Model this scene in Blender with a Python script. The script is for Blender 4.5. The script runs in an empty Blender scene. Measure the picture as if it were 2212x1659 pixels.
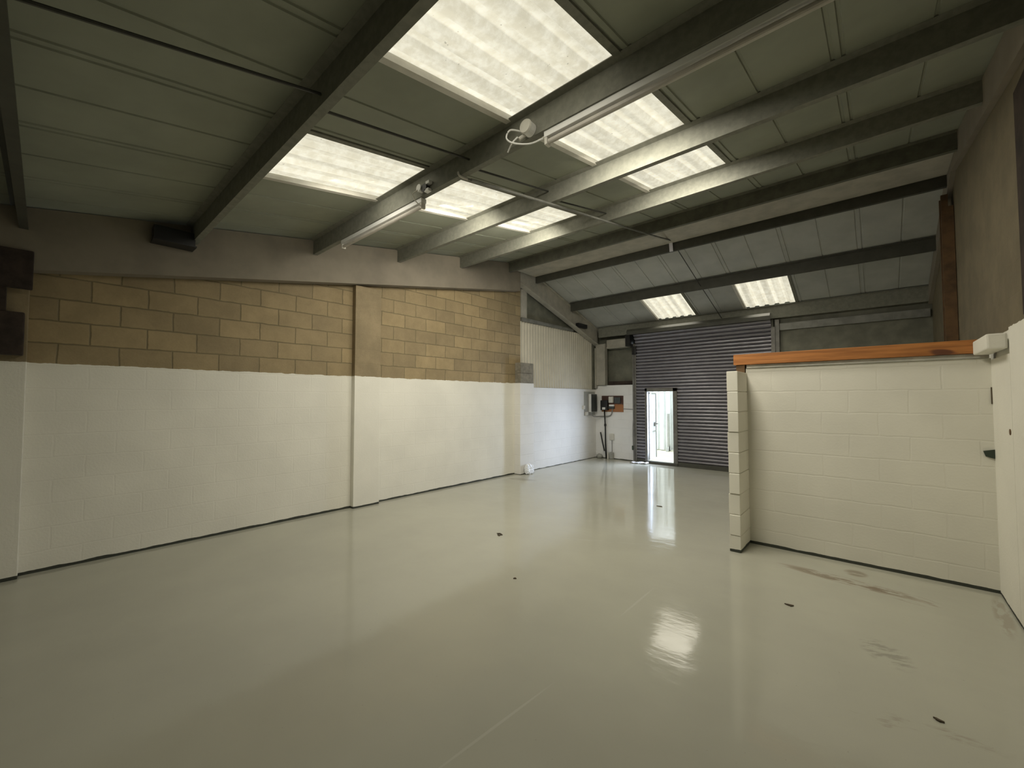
import bpy, bmesh, math, random
from mathutils import Vector, Matrix
random.seed(4)
C = bpy.context.scene.collection
SC = bpy.context.scene

# ---------------------------------------------------------------- camera, world, light, exposure
cam_d = bpy.data.cameras.new('camera'); cam = bpy.data.objects.new('camera', cam_d); C.objects.link(cam)
cam_d.sensor_fit = 'HORIZONTAL'; cam_d.sensor_width = 36.0; cam_d.lens = 36.0 * 892.0 / 2212.0
cam_d.clip_start = 0.02; cam_d.clip_end = 200
cam.location = (0, 0, 1.6)
cam.rotation_euler = (math.radians(90 + 2.1), 0, math.radians(41.5))
SC.camera = cam
SC.view_settings.view_transform = 'Standard'; SC.view_settings.look = 'None'
SC.view_settings.gamma = 1.0; SC.view_settings.exposure = 0.0
SC.view_settings.use_curve_mapping = False

W = bpy.data.worlds.new('world'); SC.world = W; W.use_nodes = True
bgn = W.node_tree.nodes['Background']
bgn.inputs['Color'].default_value = (0.86, 0.95, 1.0, 1); bgn.inputs['Strength'].default_value = 3.7

# roof geometry: near slope rises away from the camera, far slope falls to the front wall
def zn(y): return 3.365 + 0.172 * y
def zf(y): return 4.54 - 0.325 * (y - 7.0)
YR = (4.54 + 0.325 * 7.0 - 3.365) / (0.172 + 0.325)
def zroof(y): return zn(y) if y < YR else zf(y)
AN = math.atan(0.172); AF = math.atan(-0.325)

def sky_lamp(x, y, sx, sy, d, power, spread, col=(1.0, 0.94, 0.80), drop=0.06):
    """area lamp added just under a rooflight to boost its daylight, aimed along d"""
    l = bpy.data.lights.new('skylight_fill', 'AREA'); l.shape = 'RECTANGLE'; l.size = sx; l.size_y = sy
    l.energy = power; l.spread = math.radians(spread); l.color = col
    o = bpy.data.objects.new('skylight_fill', l); C.objects.link(o)
    o.location = (x, y, zroof(y) - drop)
    o.rotation_euler = Vector(d).to_track_quat('-Z', 'Y').to_euler()
    return o
for yy, pw in ((1.80, 9.0), (3.12, 32.0), (4.43, 40.0)):
    sky_lamp(-3.60, yy, 0.40, 0.95, (-0.56, 0.42, -0.71), pw, 180, drop=0.15)
for yy, pw, sp in ((1.80, 3.0, 150), (3.12, 38.0, 176), (4.43, 32.0, 176)):
    sky_lamp(-1.62, yy, 0.80, 0.40, (-0.08, 0.44, -0.89), pw, sp, drop=0.10)
sky_lamp(-3.50, 9.40, 0.80, 0.9, (0, -0.309, -0.951), 9.0, 112)
sky_lamp(-1.56, 9.40, 0.80, 0.9, (0, -0.309, -0.951), 10.0, 112)
for yy in (-1.0, -2.3):  # added fill lamps at the invented rooflights behind the camera
    sky_lamp(-3.55, yy, 0.80, 0.6, (-0.2, 0.5, -0.8), 0.5, 170, drop=0.15)
    sky_lamp(-1.62, yy, 0.80, 0.6, (0.1, 0.5, -0.8), 0.5, 170, drop=0.15)
# sampling portal in the wicket doorway (adds no light of its own)
pl = bpy.data.lights.new('door_portal', 'AREA'); pl.shape = 'RECTANGLE'; pl.size = 0.66; pl.size_y = 1.75
pl.cycles.is_portal = True
po = bpy.data.objects.new('door_portal', pl); C.objects.link(po)
po.location = (-4.01, 10.16, 0.96); po.rotation_euler = (math.radians(-90), 0, 0)

# daylight falling in through the open wicket door towards the left wall and floor
dl = bpy.data.lights.new('door_daylight', 'AREA'); dl.shape = 'RECTANGLE'; dl.size = 0.45; dl.size_y = 1.55
dl.energy = 30.0; dl.spread = math.radians(112); dl.color = (0.64, 0.76, 1.0)
do = bpy.data.objects.new('door_daylight', dl); C.objects.link(do)
do.location = (-4.0, 10.20, 1.0); do.rotation_euler = Vector((-0.60, -0.79, -0.14)).to_track_quat('-Z', 'Y').to_euler()

# ---------------------------------------------------------------- material helpers
def newmat(name):
    m = bpy.data.materials.new(name); m.use_nodes = True
    nt = m.node_tree; b = nt.nodes['Principled BSDF']
    return m, nt, b
def N(nt, t, **kw):
    n = nt.nodes.new(t)
    for k, v in kw.items(): setattr(n, k, v)
    return n
def setin(n, **kw):
    for k, v in kw.items(): n.inputs[k.replace('_', ' ')].default_value = v
    return n
def math_n(nt, op, a, b=None, c=None, clamp=False):
    n = nt.nodes.new('ShaderNodeMath'); n.operation = op; n.use_clamp = clamp
    for i, v in enumerate((a, b, c)):
        if v is None: continue
        if isinstance(v, (int, float)): n.inputs[i].default_value = v
        else: nt.links.new(v, n.inputs[i])
    return n.outputs[0]
def mixc(nt, f, a, b, blend='MIX'):
    n = nt.nodes.new('ShaderNodeMix'); n.data_type = 'RGBA'; n.blend_type = blend
    for i, v in ((0, f), (6, a), (7, b)):
        if isinstance(v, (int, float)): n.inputs[i].default_value = v
        elif isinstance(v, tuple): n.inputs[i].default_value = (*v[:3], 1)
        else: nt.links.new(v, n.inputs[i])
    return n.outputs[2]
def smooth(nt, v, lo, hi, a=0.0, b=1.0):
    n = nt.nodes.new('ShaderNodeMapRange'); n.interpolation_type = 'SMOOTHSTEP'
    nt.links.new(v, n.inputs[0])
    for i, x in enumerate((lo, hi, a, b)): n.inputs[i + 1].default_value = x
    return n.outputs[0]
def noise(nt, vec, scale, detail=3, rough=0.5):
    n = nt.nodes.new('ShaderNodeTexNoise'); n.inputs['Scale'].default_value = scale
    n.inputs['Detail'].default_value = detail; n.inputs['Roughness'].default_value = rough
    if vec is not None: nt.links.new(vec, n.inputs['Vector'])
    return n.outputs[0]
def pos(nt):
    g = nt.nodes.new('ShaderNodeNewGeometry'); s = nt.nodes.new('ShaderNodeSeparateXYZ')
    nt.links.new(g.outputs['Position'], s.inputs[0]); return g.outputs['Position'], s.outputs
def comb(nt, x, y, z):
    n = nt.nodes.new('ShaderNodeCombineXYZ')
    for i, v in enumerate((x, y, z)):
        if isinstance(v, (int, float)): n.inputs[i].default_value = v
        else: nt.links.new(v, n.inputs[i])
    return n.outputs[0]
def bump(nt, b, h, strength, dist, chain=None):
    n = nt.nodes.new('ShaderNodeBump'); n.inputs['Strength'].default_value = strength; n.inputs['Distance'].default_value = dist
    nt.links.new(h, n.inputs['Height'])
    if chain is not None: nt.links.new(chain, n.inputs['Normal'])
    nt.links.new(n.outputs[0], b.inputs['Normal']); return n.outputs[0]

def simple(name, col, rough=0.6, metal=0.0, var=0.12, scale=6.0, bmp=0.0):
    m, nt, b = newmat(name)
    p, s = pos(nt); f = noise(nt, p, scale, 4, 0.6)
    f = smooth(nt, f, 0.3, 0.7)
    c = mixc(nt, f, tuple(x * (1 - var) for x in col), tuple(min(1, x * (1 + var)) for x in col))
    nt.links.new(c, b.inputs['Base Color'])
    b.inputs['Roughness'].default_value = rough; b.inputs['Metallic'].default_value = metal
    if bmp: bump(nt, b, noise(nt, p, scale * 8, 3), bmp, 0.004)
    return m

PAINT = (0.85, 0.83, 0.745)
def block_mat(name, axis='Y', paint_z=1.94, u0=-3.72, z0=0.186, tan=((0.40, 0.305, 0.165), (0.31, 0.24, 0.135)),
              mortar=(0.22, 0.175, 0.095), brick=True, dirty=0.028, paint=PAINT, full=False, relief=0.5):
    m, nt, b = newmat(name)
    p, s = pos(nt)
    u = math_n(nt, 'ADD', s[{'X': 0, 'Y': 1}[axis]], u0 + 12.9 * 2)
    w = math_n(nt, 'SUBTRACT', s[2], z0)
    wob = math_n(nt, 'MULTIPLY', math_n(nt, 'SUBTRACT', noise(nt, p, 7, 3), 0.5), 0.022)
    v = comb(nt, math_n(nt, 'ADD', u, wob), math_n(nt, 'ADD', w, wob), 0)
    bk = nt.nodes.new('ShaderNodeTexBrick'); nt.links.new(v, bk.inputs['Vector'])
    setin(bk, Scale=1.0, Mortar_Size=0.009, Mortar_Smooth=0.6, Bias=0.0, Brick_Width=0.43, Row_Height=0.216)
    bk.offset = 0.5; bk.offset_frequency = 2
    bk.inputs['Color1'].default_value = (*tan[0], 1); bk.inputs['Color2'].default_value = (*tan[1], 1)
    bk.inputs['Mortar'].default_value = (*mortar, 1)
    n1 = noise(nt, p, 3.5, 5, 0.65); n2 = noise(nt, p, 55, 3, 0.6)
    if brick: col = bk.outputs['Color']
    else: col = mixc(nt, n1, tan[1], tan[0])
    col = mixc(nt, 0.55, col, mixc(nt, smooth(nt, n1, 0.3, 0.7), (0.62, 0.62, 0.60), (1.0, 1.0, 1.0)), 'MULTIPLY')
    col = mixc(nt, 0.35, col, mixc(nt, n2, (0.6, 0.6, 0.6), (1.1, 1.1, 1.1)), 'MULTIPLY')
    # paint with a faint mottling
    pc = mixc(nt, smooth(nt, noise(nt, p, 1.7, 4), 0.3, 0.7), tuple(x * 0.93 for x in paint), paint)
    if brick: pc = mixc(nt, math_n(nt, 'MULTIPLY', bk.outputs['Fac'], 0.015), pc, (0.45, 0.42, 0.34))
    edge = math_n(nt, 'MULTIPLY', math_n(nt, 'SUBTRACT', noise(nt, p, 9, 4), 0.5), 0.035)
    z = math_n(nt, 'ADD', s[2], edge)
    isp = smooth(nt, z, paint_z + 0.003, paint_z - 0.003) if not full else None
    if isp is None: pass
    else:
        lt = math_n(nt, 'LESS_THAN', z, paint_z); isp = lt
    col = mixc(nt, isp, col, pc) if isp is not None else pc
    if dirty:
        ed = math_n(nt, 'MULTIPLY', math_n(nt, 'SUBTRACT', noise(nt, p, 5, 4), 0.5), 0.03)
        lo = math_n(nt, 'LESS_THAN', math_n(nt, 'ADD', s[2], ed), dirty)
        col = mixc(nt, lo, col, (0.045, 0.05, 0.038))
    nt.links.new(col, b.inputs['Base Color'])
    b.inputs['Roughness'].default_value = 0.75
    h = math_n(nt, 'MULTIPLY', bk.outputs['Fac'], -1.0)
    if not brick: h = math_n(nt, 'MULTIPLY', h, 0.2)
    if isp is not None: h = math_n(nt, 'MULTIPLY', h, math_n(nt, 'SUBTRACT', 1.0, math_n(nt, 'MULTIPLY', isp, 0.84)))
    else: h = math_n(nt, 'MULTIPLY', h, 0.4)
    hh = math_n(nt, 'ADD', h, math_n(nt, 'MULTIPLY', n2, 0.25))
    bn = bump(nt, b, hh, relief, 0.012)
    return m

M = {}
M['wall_left'] = block_mat('painted_and_bare_blockwork_left')
M['pier'] = block_mat('painted_and_bare_pier', brick=False, tan=((0.36, 0.28, 0.165), (0.29, 0.23, 0.135)))
M['wall_low'] = block_mat('painted_blockwork_low', full=True, dirty=0.012, paint=(0.80, 0.79, 0.76))
M['wall_front'] = block_mat('painted_blockwork_front', axis='X', full=True, dirty=0.02, paint=(0.84, 0.84, 0.83))
M['partition'] = block_mat('painted_blockwork_partition', axis='X', u0=0.0, z0=0.17, full=True, dirty=0.03, paint=(0.78, 0.76, 0.67), relief=0.28)
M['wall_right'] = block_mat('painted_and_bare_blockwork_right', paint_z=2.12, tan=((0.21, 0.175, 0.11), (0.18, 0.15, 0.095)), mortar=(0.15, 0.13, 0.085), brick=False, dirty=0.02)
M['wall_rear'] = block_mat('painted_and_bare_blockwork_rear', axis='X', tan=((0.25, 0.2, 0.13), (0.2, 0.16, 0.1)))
M['dark_brick_band'] = simple('sooty_brick_and_dark_band', (0.035, 0.024, 0.018), 0.9, var=0.4, scale=8, bmp=0.4)
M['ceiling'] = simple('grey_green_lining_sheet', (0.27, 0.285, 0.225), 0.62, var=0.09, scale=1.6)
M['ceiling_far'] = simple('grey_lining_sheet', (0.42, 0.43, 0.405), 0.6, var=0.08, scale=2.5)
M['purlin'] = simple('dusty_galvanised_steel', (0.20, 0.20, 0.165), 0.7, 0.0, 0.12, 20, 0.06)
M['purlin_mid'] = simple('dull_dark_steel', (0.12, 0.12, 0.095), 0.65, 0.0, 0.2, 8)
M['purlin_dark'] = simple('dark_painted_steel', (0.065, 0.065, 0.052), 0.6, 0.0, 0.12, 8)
M['rafter'] = simple('pinkish_grey_boxed_steel', (0.235, 0.205, 0.16), 0.8, 0, 0.12, 2.0)
M['rafter_steel'] = simple('light_grey_painted_steel', (0.42, 0.40, 0.34), 0.55, 0, 0.12, 5)
M['rail'] = simple('mid_grey_steel_rail', (0.20, 0.20, 0.18), 0.5, 0.2, 0.2, 5)
M['cladding'] = simple('pale_corrugated_sheet', (0.56, 0.53, 0.44), 0.55, 0, 0.06, 3)
M['dark_clad'] = simple('olive_grey_sheet', (0.17, 0.17, 0.13), 0.6, 0, 0.2, 4)
M['shutter'] = simple('galvanised_shutter_lath', (0.30, 0.29, 0.32), 0.36, 0.65, 0.07, 5)
M['shutter_frame'] = simple('grey_door_frame_steel', (0.17, 0.165, 0.15), 0.5, 0.3, 0.2, 7)
M['black'] = simple('black_plastic', (0.012, 0.012, 0.012), 0.4, 0, 0.1)
M['charcoal'] = simple('charcoal_panel', (0.045, 0.05, 0.045), 0.35, 0, 0.15)
M['white'] = simple('white_plastic', (0.80, 0.80, 0.78), 0.4, 0, 0.04)
M['offwhite'] = simple('aged_white_plastic', (0.62, 0.60, 0.54), 0.5, 0, 0.08)
M['greybox'] = simple('grey_enclosure', (0.33, 0.33, 0.30), 0.5, 0, 0.1)
M['galv'] = simple('shiny_galvanised_tube', (0.5, 0.5, 0.52), 0.35, 0.7, 0.1)
M['cable'] = simple('dark_cable_sheath', (0.03, 0.03, 0.025), 0.5)
M['greycable'] = simple('grey_cable_sheath', (0.22, 0.22, 0.21), 0.5)
M['bag'] = simple('white_plastic_bag', (0.82, 0.84, 0.86), 0.3, 0, 0.08, 20)
M['paper'] = simple('white_paper', (0.85, 0.85, 0.88), 0.7, 0, 0.03)
M['bark'] = simple('dark_debris', (0.085, 0.065, 0.04), 0.9, 0, 0.3)
M['green'] = simple('dark_green_plastic', (0.03, 0.045, 0.03), 0.6)
M['yard'] = simple('pale_yard_concrete', (0.62, 0.60, 0.46), 0.85, 0, 0.15, 2)
M['white_wall'] = simple('white_profiled_cladding', (0.85, 0.87, 0.86), 0.6, 0, 0.05, 3)
M['door'] = simple('pale_blue_white_door_paint', (0.74, 0.78, 0.86), 0.5, 0, 0.04, 5)
M['rust'] = simple('rust_brown_steel', (0.10, 0.055, 0.022), 0.8, 0, 0.35, 6)
M['tube'] = simple('dusty_fluorescent_tube', (0.52, 0.49, 0.44), 0.4, 0, 0.08)

def timber_mat():
    m, nt, b = newmat('reddish_softwood')
    p, s = pos(nt)
    v = comb(nt, math_n(nt, 'MULTIPLY', s[0], 1.2), math_n(nt, 'MULTIPLY', s[1], 12), math_n(nt, 'MULTIPLY', s[2], 22))
    f = noise(nt, v, 1.6, 4, 0.6)
    c = mixc(nt, smooth(nt, f, 0.3, 0.7), (0.30, 0.11, 0.025), (0.50, 0.20, 0.05))
    k = noise(nt, comb(nt, math_n(nt, 'MULTIPLY', s[0], 3.0), s[1], math_n(nt, 'MULTIPLY', s[2], 9)), 1.1, 1)
    c = mixc(nt, smooth(nt, k, 0.64, 0.72), c, (0.12, 0.04, 0.015))
    nt.links.new(c, b.inputs['Base Color']); b.inputs['Roughness'].default_value = 0.6
    return m
M['timber'] = timber_mat()

def board_mat():
    m, nt, b = newmat('stained_plywood_board')
    p, s = pos(nt)
    f = smooth(nt, math_n(nt, 'ADD', s[2], math_n(nt, 'MULTIPLY', noise(nt, p, 10, 3), 0.1)), 1.49, 1.53)
    c = mixc(nt, f, (0.36, 0.15, 0.055), (0.075, 0.035, 0.025))
    nt.links.new(c, b.inputs['Base Color']); b.inputs['Roughness'].default_value = 0.6
    return m
M['plyboard'] = board_mat()

def floor_mat():
    m, nt, b = newmat('glossy_grey_floor_paint')
    p, s = pos(nt)
    n1 = noise(nt, p, 0.9, 4, 0.55); n2 = noise(nt, p, 6, 4, 0.6)
    c = mixc(nt, smooth(nt, n1, 0.3, 0.7), (0.42, 0.415, 0.35), (0.46, 0.455, 0.38))
    # scuffs and stains: irregular blotches, each at its own place on the floor
    def blotch(cx, cy, ang, a, bb, thr, colr, amt, sc=9.0, stretch=3.0):
        nonlocal c
        ca, sa = math.cos(ang), math.sin(ang)
        dx = math_n(nt, 'SUBTRACT', s[0], cx); dy = math_n(nt, 'SUBTRACT', s[1], cy)
        u = math_n(nt, 'ADD', math_n(nt, 'MULTIPLY', dx, ca), math_n(nt, 'MULTIPLY', dy, sa))
        w = math_n(nt, 'SUBTRACT', math_n(nt, 'MULTIPLY', dy, ca), math_n(nt, 'MULTIPLY', dx, sa))
        r = math_n(nt, 'ADD', math_n(nt, 'POWER', math_n(nt, 'DIVIDE', u, a), 2), math_n(nt, 'POWER', math_n(nt, 'DIVIDE', w, bb), 2))
        f = smooth(nt, r, 1.0, 0.2)
        q = noise(nt, comb(nt, math_n(nt, 'DIVIDE', u, stretch), w, cx), sc, 5, 0.65)
        f = math_n(nt, 'MULTIPLY', f, smooth(nt, q, thr, thr + 0.12))
        c = mixc(nt, math_n(nt, 'MULTIPLY', f, amt), c, colr)
    br = (0.17, 0.115, 0.07)
    blotch(-0.25, 4.72, -0.12, 0.58, 0.10, 0.42, br, 0.75, 12)
    blotch(-0.19, 4.98, 0.0, 0.10, 0.10, 0.35, br, 0.6, 12)
    blotch(0.12, 4.66, -0.25, 0.28, 0.12, 0.45, br, 0.55, 12)
    blotch(0.0, 3.55, 0.5, 0.13, 0.20, 0.45, (0.2, 0.2, 0.165), 0.5, 18)
    blotch(0.66, 4.75, 1.5, 0.5, 0.06, 0.42, (0.22, 0.17, 0.12), 0.4, 12)
    blotch(-5.35, 6.35, 0.3, 0.35, 0.14, 0.40, (0.2, 0.18, 0.14), 0.6, 8)
    blotch(0.12, 2.85, 0.3, 0.35, 0.10, 0.5, (0.24, 0.2, 0.15), 0.5, 8)
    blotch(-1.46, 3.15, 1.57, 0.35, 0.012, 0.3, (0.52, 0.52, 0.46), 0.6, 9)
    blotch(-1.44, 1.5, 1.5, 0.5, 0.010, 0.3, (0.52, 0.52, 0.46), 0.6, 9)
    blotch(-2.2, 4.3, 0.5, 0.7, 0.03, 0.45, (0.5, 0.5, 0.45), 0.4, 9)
    # fine specks
    sp = noise(nt, p, 60, 2); c = mixc(nt, math_n(nt, 'MULTIPLY', smooth(nt, sp, 0.74, 0.78), 0.4), c, (0.2, 0.19, 0.15))
    nt.links.new(c, b.inputs['Base Color'])
    b.inputs['IOR'].default_value = 1.47
    nt.links.new(smooth(nt, n2, 0.25, 0.75, 0.075, 0.125), b.inputs['Roughness'])
    wv = noise(nt, comb(nt, math_n(nt, 'MULTIPLY', s[0], 1.0), math_n(nt, 'MULTIPLY', s[1], 2.2), 0), 3.2, 4, 0.55)
    wv = math_n(nt, 'ADD', wv, math_n(nt, 'MULTIPLY', noise(nt, comb(nt, s[0], math_n(nt, 'MULTIPLY', s[1], 1.6), 0), 17, 3), 0.10))
    bump(nt, b, wv, 0.17, 0.010)
    return m
M['floor'] = floor_mat()

def skylight_mat():
    m, nt, b = newmat('grp_rooflight_sheet_lit_by_sky')
    p, s = pos(nt)
    wx = math_n(nt, 'ADD', s[0], math_n(nt, 'MULTIPLY', noise(nt, p, 1.5, 2), 0.02))
    t = math_n(nt, 'FRACT', math_n(nt, 'DIVIDE', math_n(nt, 'ADD', wx, 10.0), 0.18))
    ridge = math_n(nt, 'ADD', smooth(nt, t, 0.0, 0.10, 0.0, 1.0), smooth(nt, t, 0.12, 0.62, 0.0, -0.9))   # brighter where the corrugation turns up
    band = noise(nt, comb(nt, math_n(nt, 'MULTIPLY', s[0], 9.0), math_n(nt, 'MULTIPLY', s[1], 0.35), 0), 1.0, 2, 0.5)
    spot = noise(nt, p, 11, 5, 0.7)
    spk = noise(nt, p, 26, 2)
    e = math_n(nt, 'ADD', 0.70, math_n(nt, 'MULTIPLY', ridge, 0.22))
    e = math_n(nt, 'ADD', e, smooth(nt, band, 0.30, 0.70, -0.08, 0.14))
    e = math_n(nt, 'ADD', e, smooth(nt, spot, 0.35, 0.70, -0.06, 0.08))
    e = math_n(nt, 'MULTIPLY', e, smooth(nt, spk, 0.73, 0.78, 1.0, 0.55))
    col = mixc(nt, smooth(nt, spot, 0.35, 0.65), (0.93, 0.87, 0.66), (0.96, 0.92, 0.74))
    nt.links.new(col, b.inputs['Emission Color'])
    nt.links.new(math_n(nt, 'MULTIPLY', e, 1.0), b.inputs['Emission Strength'])
    b.inputs['Base Color'].default_value = (0.10, 0.10, 0.085, 1); b.inputs['Roughness'].default_value = 0.5
    return m
M['skylight'] = skylight_mat()

# ---------------------------------------------------------------- geometry helpers
def link(name, bm, mat, parent=None, smooth_sh=False):
    me = bpy.data.meshes.new(name); bmesh.ops.recalc_face_normals(bm, faces=bm.faces[:])
    bm.to_mesh(me); bm.free()
    o = bpy.data.objects.new(name, me); C.objects.link(o)
    mats = mat if isinstance(mat, (list, tuple)) else [mat]
    for k in mats: me.materials.append(k)
    if smooth_sh:
        for f in me.polygons: f.use_smooth = True
    if parent is not None: o.parent = parent; o.matrix_parent_inverse = parent.matrix_world.inverted() if False else Matrix.Translation(-parent.location)
    return o
def box(bm, x0, x1, y0, y1, z0, z1, bev=0.0):
    r = bmesh.ops.create_cube(bm, size=1.0)
    vs = r['verts']
    for v in vs:
        v.co = Vector(((x0 + x1) / 2 + v.co.x * (x1 - x0), (y0 + y1) / 2 + v.co.y * (y1 - y0), (z0 + z1) / 2 + v.co.z * (z1 - z0)))
    if bev:
        es = list({e for v in vs for e in v.link_edges})
        bmesh.ops.bevel(bm, geom=es, offset=bev, segments=2, profile=0.6, affect='EDGES')
    return vs
def prism(bm, pts, axis, a, b):
    """extrude closed 2-D outline pts along axis ('x': pts=(y,z), 'y': pts=(x,z), 'z': pts=(x,y)) from a to b"""
    def P(p, t):
        return {'x': (t, p[0], p[1]), 'y': (p[0], t, p[1]), 'z': (p[0], p[1], t)}[axis]
    v0 = [bm.verts.new(P(p, a)) for p in pts]; v1 = [bm.verts.new(P(p, b)) for p in pts]
    n = len(pts)
    for i in range(n): bm.faces.new((v0[i], v0[(i + 1) % n], v1[(i + 1) % n], v1[i]))
    bm.faces.new(v0[::-1]); bm.faces.new(v1)
def tube(bm, pts, r, seg=8, caps=True):
    pts = [Vector(p) for p in pts]; rings = []
    for i, p in enumerate(pts):
        if i == 0: d = pts[1] - pts[0]
        elif i == len(pts) - 1: d = pts[-1] - pts[-2]
        else: d = (pts[i + 1] - pts[i]).normalized() + (pts[i] - pts[i - 1]).normalized()
        d.normalize(); up = Vector((0, 0, 1)) if abs(d.z) < 0.9 else Vector((1, 0, 0))
        a = d.cross(up).normalized(); c = d.cross(a)
        rr = r[i] if isinstance(r, (list, tuple)) else r
        rings.append([bm.verts.new(p + (a * math.cos(2 * math.pi * k / seg) + c * math.sin(2 * math.pi * k / seg)) * rr) for k in range(seg)])
    for i in range(len(rings) - 1):
        for k in range(seg):
            bm.faces.new((rings[i][k], rings[i][(k + 1) % seg], rings[i + 1][(k + 1) % seg], rings[i + 1][k]))
    if caps: bm.faces.new(rings[0][::-1]); bm.faces.new(rings[-1])
def curve_pts(pts, n=8):
    P = [Vector(p) for p in pts]; out = []
    for i in range(len(P) - 1):
        p0 = P[max(i - 1, 0)]; p1 = P[i]; p2 = P[i + 1]; p3 = P[min(i + 2, len(P) - 1)]
        for k in range(n):
            t = k / n
            out.append(0.5 * ((2 * p1) + (p2 - p0) * t + (2 * p0 - 5 * p1 + 4 * p2 - p3) * t * t + (3 * p1 - p0 - 3 * p2 + p3) * t ** 3))
    out.append(P[-1]); return out
def thing(name, label, cat, loc, group=None):
    o = bpy.data.objects.new(name, None); C.objects.link(o); o.location = loc; o.empty_display_size = 0.1
    o['label'] = label; o['category'] = cat
    if group: o['group'] = group
    return o
def tag(o, label, cat, group=None, kind=None):
    o['label'] = label; o['category'] = cat
    if group: o['group'] = group
    if kind: o['kind'] = kind
    return o
def struct(name, bm, mat, **kw):
    o = link(name, bm, mat, **kw); o['kind'] = 'structure'; return o
def one(name, fn, mat, label, cat, group=None, sm=False):
    bm = bmesh.new(); fn(bm); return tag(link(name, bm, mat, smooth_sh=sm), label, cat, group)
def part(name, fn, mat, parent, sm=False, label=None):
    bm = bmesh.new(); fn(bm); o = link(name, bm, mat, parent, smooth_sh=sm)
    if label: o['label'] = label
    return o

XL, XR, YF, YB = -5.86, 0.72, 10.13, -4.6

# ---------------------------------------------------------------- floor and walls
bm = bmesh.new(); box(bm, XL - 0.3, XR + 0.3, YB - 0.2, 10.20, -0.15, 0.0); struct('floor', bm, M['floor'])
bm = bmesh.new(); box(bm, -16, 8, 10.20, 30, -0.12, -0.02); struct('ground', bm, M['yard'])

bm = bmesh.new()   # left party wall of blocks, up to the rafter
prism(bm, [(YB, 0), (6.90, 0), (6.90, 2.95 + 0.17 * 6.90), (YB, 2.95 + 0.17 * YB)], 'x', XL - 0.22, XL)
struct('wall_left', bm, M['wall_left'])
bm = bmesh.new(); box(bm, XL - 0.22, XL, 6.90, 10.36, 0, 1.865); struct('wall_left_far', bm, M['wall_low'])
for i, (a, b) in enumerate(((3.02, 3.44), (-0.47, -0.12))):
    bm = bmesh.new(); box(bm, XL, XL + 0.09, a, b, 0, 2.79 + 0.17 * a - 0.005, 0.006)
    struct('trim_%d' % (i + 1), bm, M['pier'])
def pil(bm): box(bm, XL, -5.695, 6.70, 7.17, 0, 1.945, 0.006)
bm = bmesh.new(); pil(bm); struct('trim_3', bm, M['wall_low'])
# rear and right walls
bm = bmesh.new(); box(bm, XR - 0.015, XR + 0.03, 3.1, 4.10, 2.137, zn(3.1) - 0.32); struct('trim_4', bm, M['dark_brick_band'])
bm = bmesh.new(); box(bm, XL - 0.2, XR + 0.2, YB - 0.2, YB, 0, 2.7); struct('wall_rear', bm, M['wall_rear'])
bm = bmesh.new()
prism(bm, [(YB, 0), (YF + 0.2, 0), (YF + 0.2, zf(YF + 0.2) + 0.03), (YR, zn(YR) + 0.03), (YB, zn(YB) + 0.03)], 'x', XR + 0.03, XR + 0.25)
struct('wall_right', bm, M['wall_right'])
bm = bmesh.new(); box(bm, XR, XR + 0.04, YB, 4.60, 0, 2.135, 0.005)
box(bm, XR, XR + 0.04, 4.60, 5.26, 0, 1.93)
struct('wall_right_painted', bm, M['wall_right'])
# front wall beside the shutter
bm = bmesh.new(); box(bm, XL, -4.66, YF, YF + 0.22, 0, 1.975); struct('wall_front', bm, M['wall_front'])
bm = bmesh.new(); box(bm, XL - 0.2, -4.55, 10.34, 10.40, 1.9, 3.7); box(bm, -1.62, XR + 0.2, 10.16, 10.22, 0, 3.7); box(bm, -4.66, -1.6, 10.22, 10.28, 3.1, 3.7); box(bm, -4.655, -4.63, 10.07, 10.40, 0, 3.7); box(bm, -1.64, -1.60, 10.06, 10.28, 0, 3.7)
# closes the reveal behind the left guide of the shutter
struct('wall_front_cladding', bm, M['dark_clad'])

# partition of painted blocks with its projecting nib
bm = bmesh.new(); box(bm, -1.11, XR, 5.25, 5.36, 0, 1.945); struct('wall_partition', bm, M['partition'])
def nib(bm):
    z = 0.0; hs = [0.17] + [0.216] * 8
    for i, h in enumerate(hs):
        dx = [0.0, 0.004, -0.003, 0.006, 0.002, -0.004, 0.004, 0.0, -0.004][i]
        box(bm, -1.205 + dx, -1.10 + dx * 0.3, 4.83 - dx, 5.36, z + 0.002, z + h - 0.001, 0.007 if i else 0.004)
        z += h
    box(bm, -1.195, -1.11, 4.85, 5.35, 0, z - 0.01)
bm = bmesh.new(); nib(bm); struct('wall_partition_end', bm, M['partition'])

# ---------------------------------------------------------------- ceiling lining sheets
MOD = [(-0.2 - 0.965 * k, -0.2 - 0.965 * (k - 1)) for k in range(-1, 8)]   # sheet modules along x
def sheet_profile(x0, x1, skip_l=False):
    """lining sheet from x0 to x1: two shut grooves at the joint x0, one crease at mid width"""
    d = 0.010
    def groove(c, w): return [(c - w, 0), (c - w * 0.6, d), (c + w * 0.6, d), (c + w, 0)]
    pts = [(x0, 0)] + groove(x0 + 0.022, 0.014) + groove(x0 + 0.082, 0.014) + groove((x0 + x1) / 2 + 0.05, 0.012) + [(x1, 0)]
    return pts
def roof_sheet(bm, x0, x1, ya, yb, zfun):
    pr = sheet_profile(x0, x1)
    a = [bm.verts.new((x, ya, zfun(ya) + z)) for x, z in pr]; b = [bm.verts.new((x, yb, zfun(yb) + z)) for x, z in pr]
    for i in range(len(pr) - 1): bm.faces.new((a[i], a[i + 1], b[i + 1], b[i]))
    # outer skin
    q = [bm.verts.new((x, y, zfun(y) + 0.10)) for x, y in ((x0, ya), (x1, ya), (x1, yb), (x0, yb))]
    bm.faces.new(q)
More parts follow.
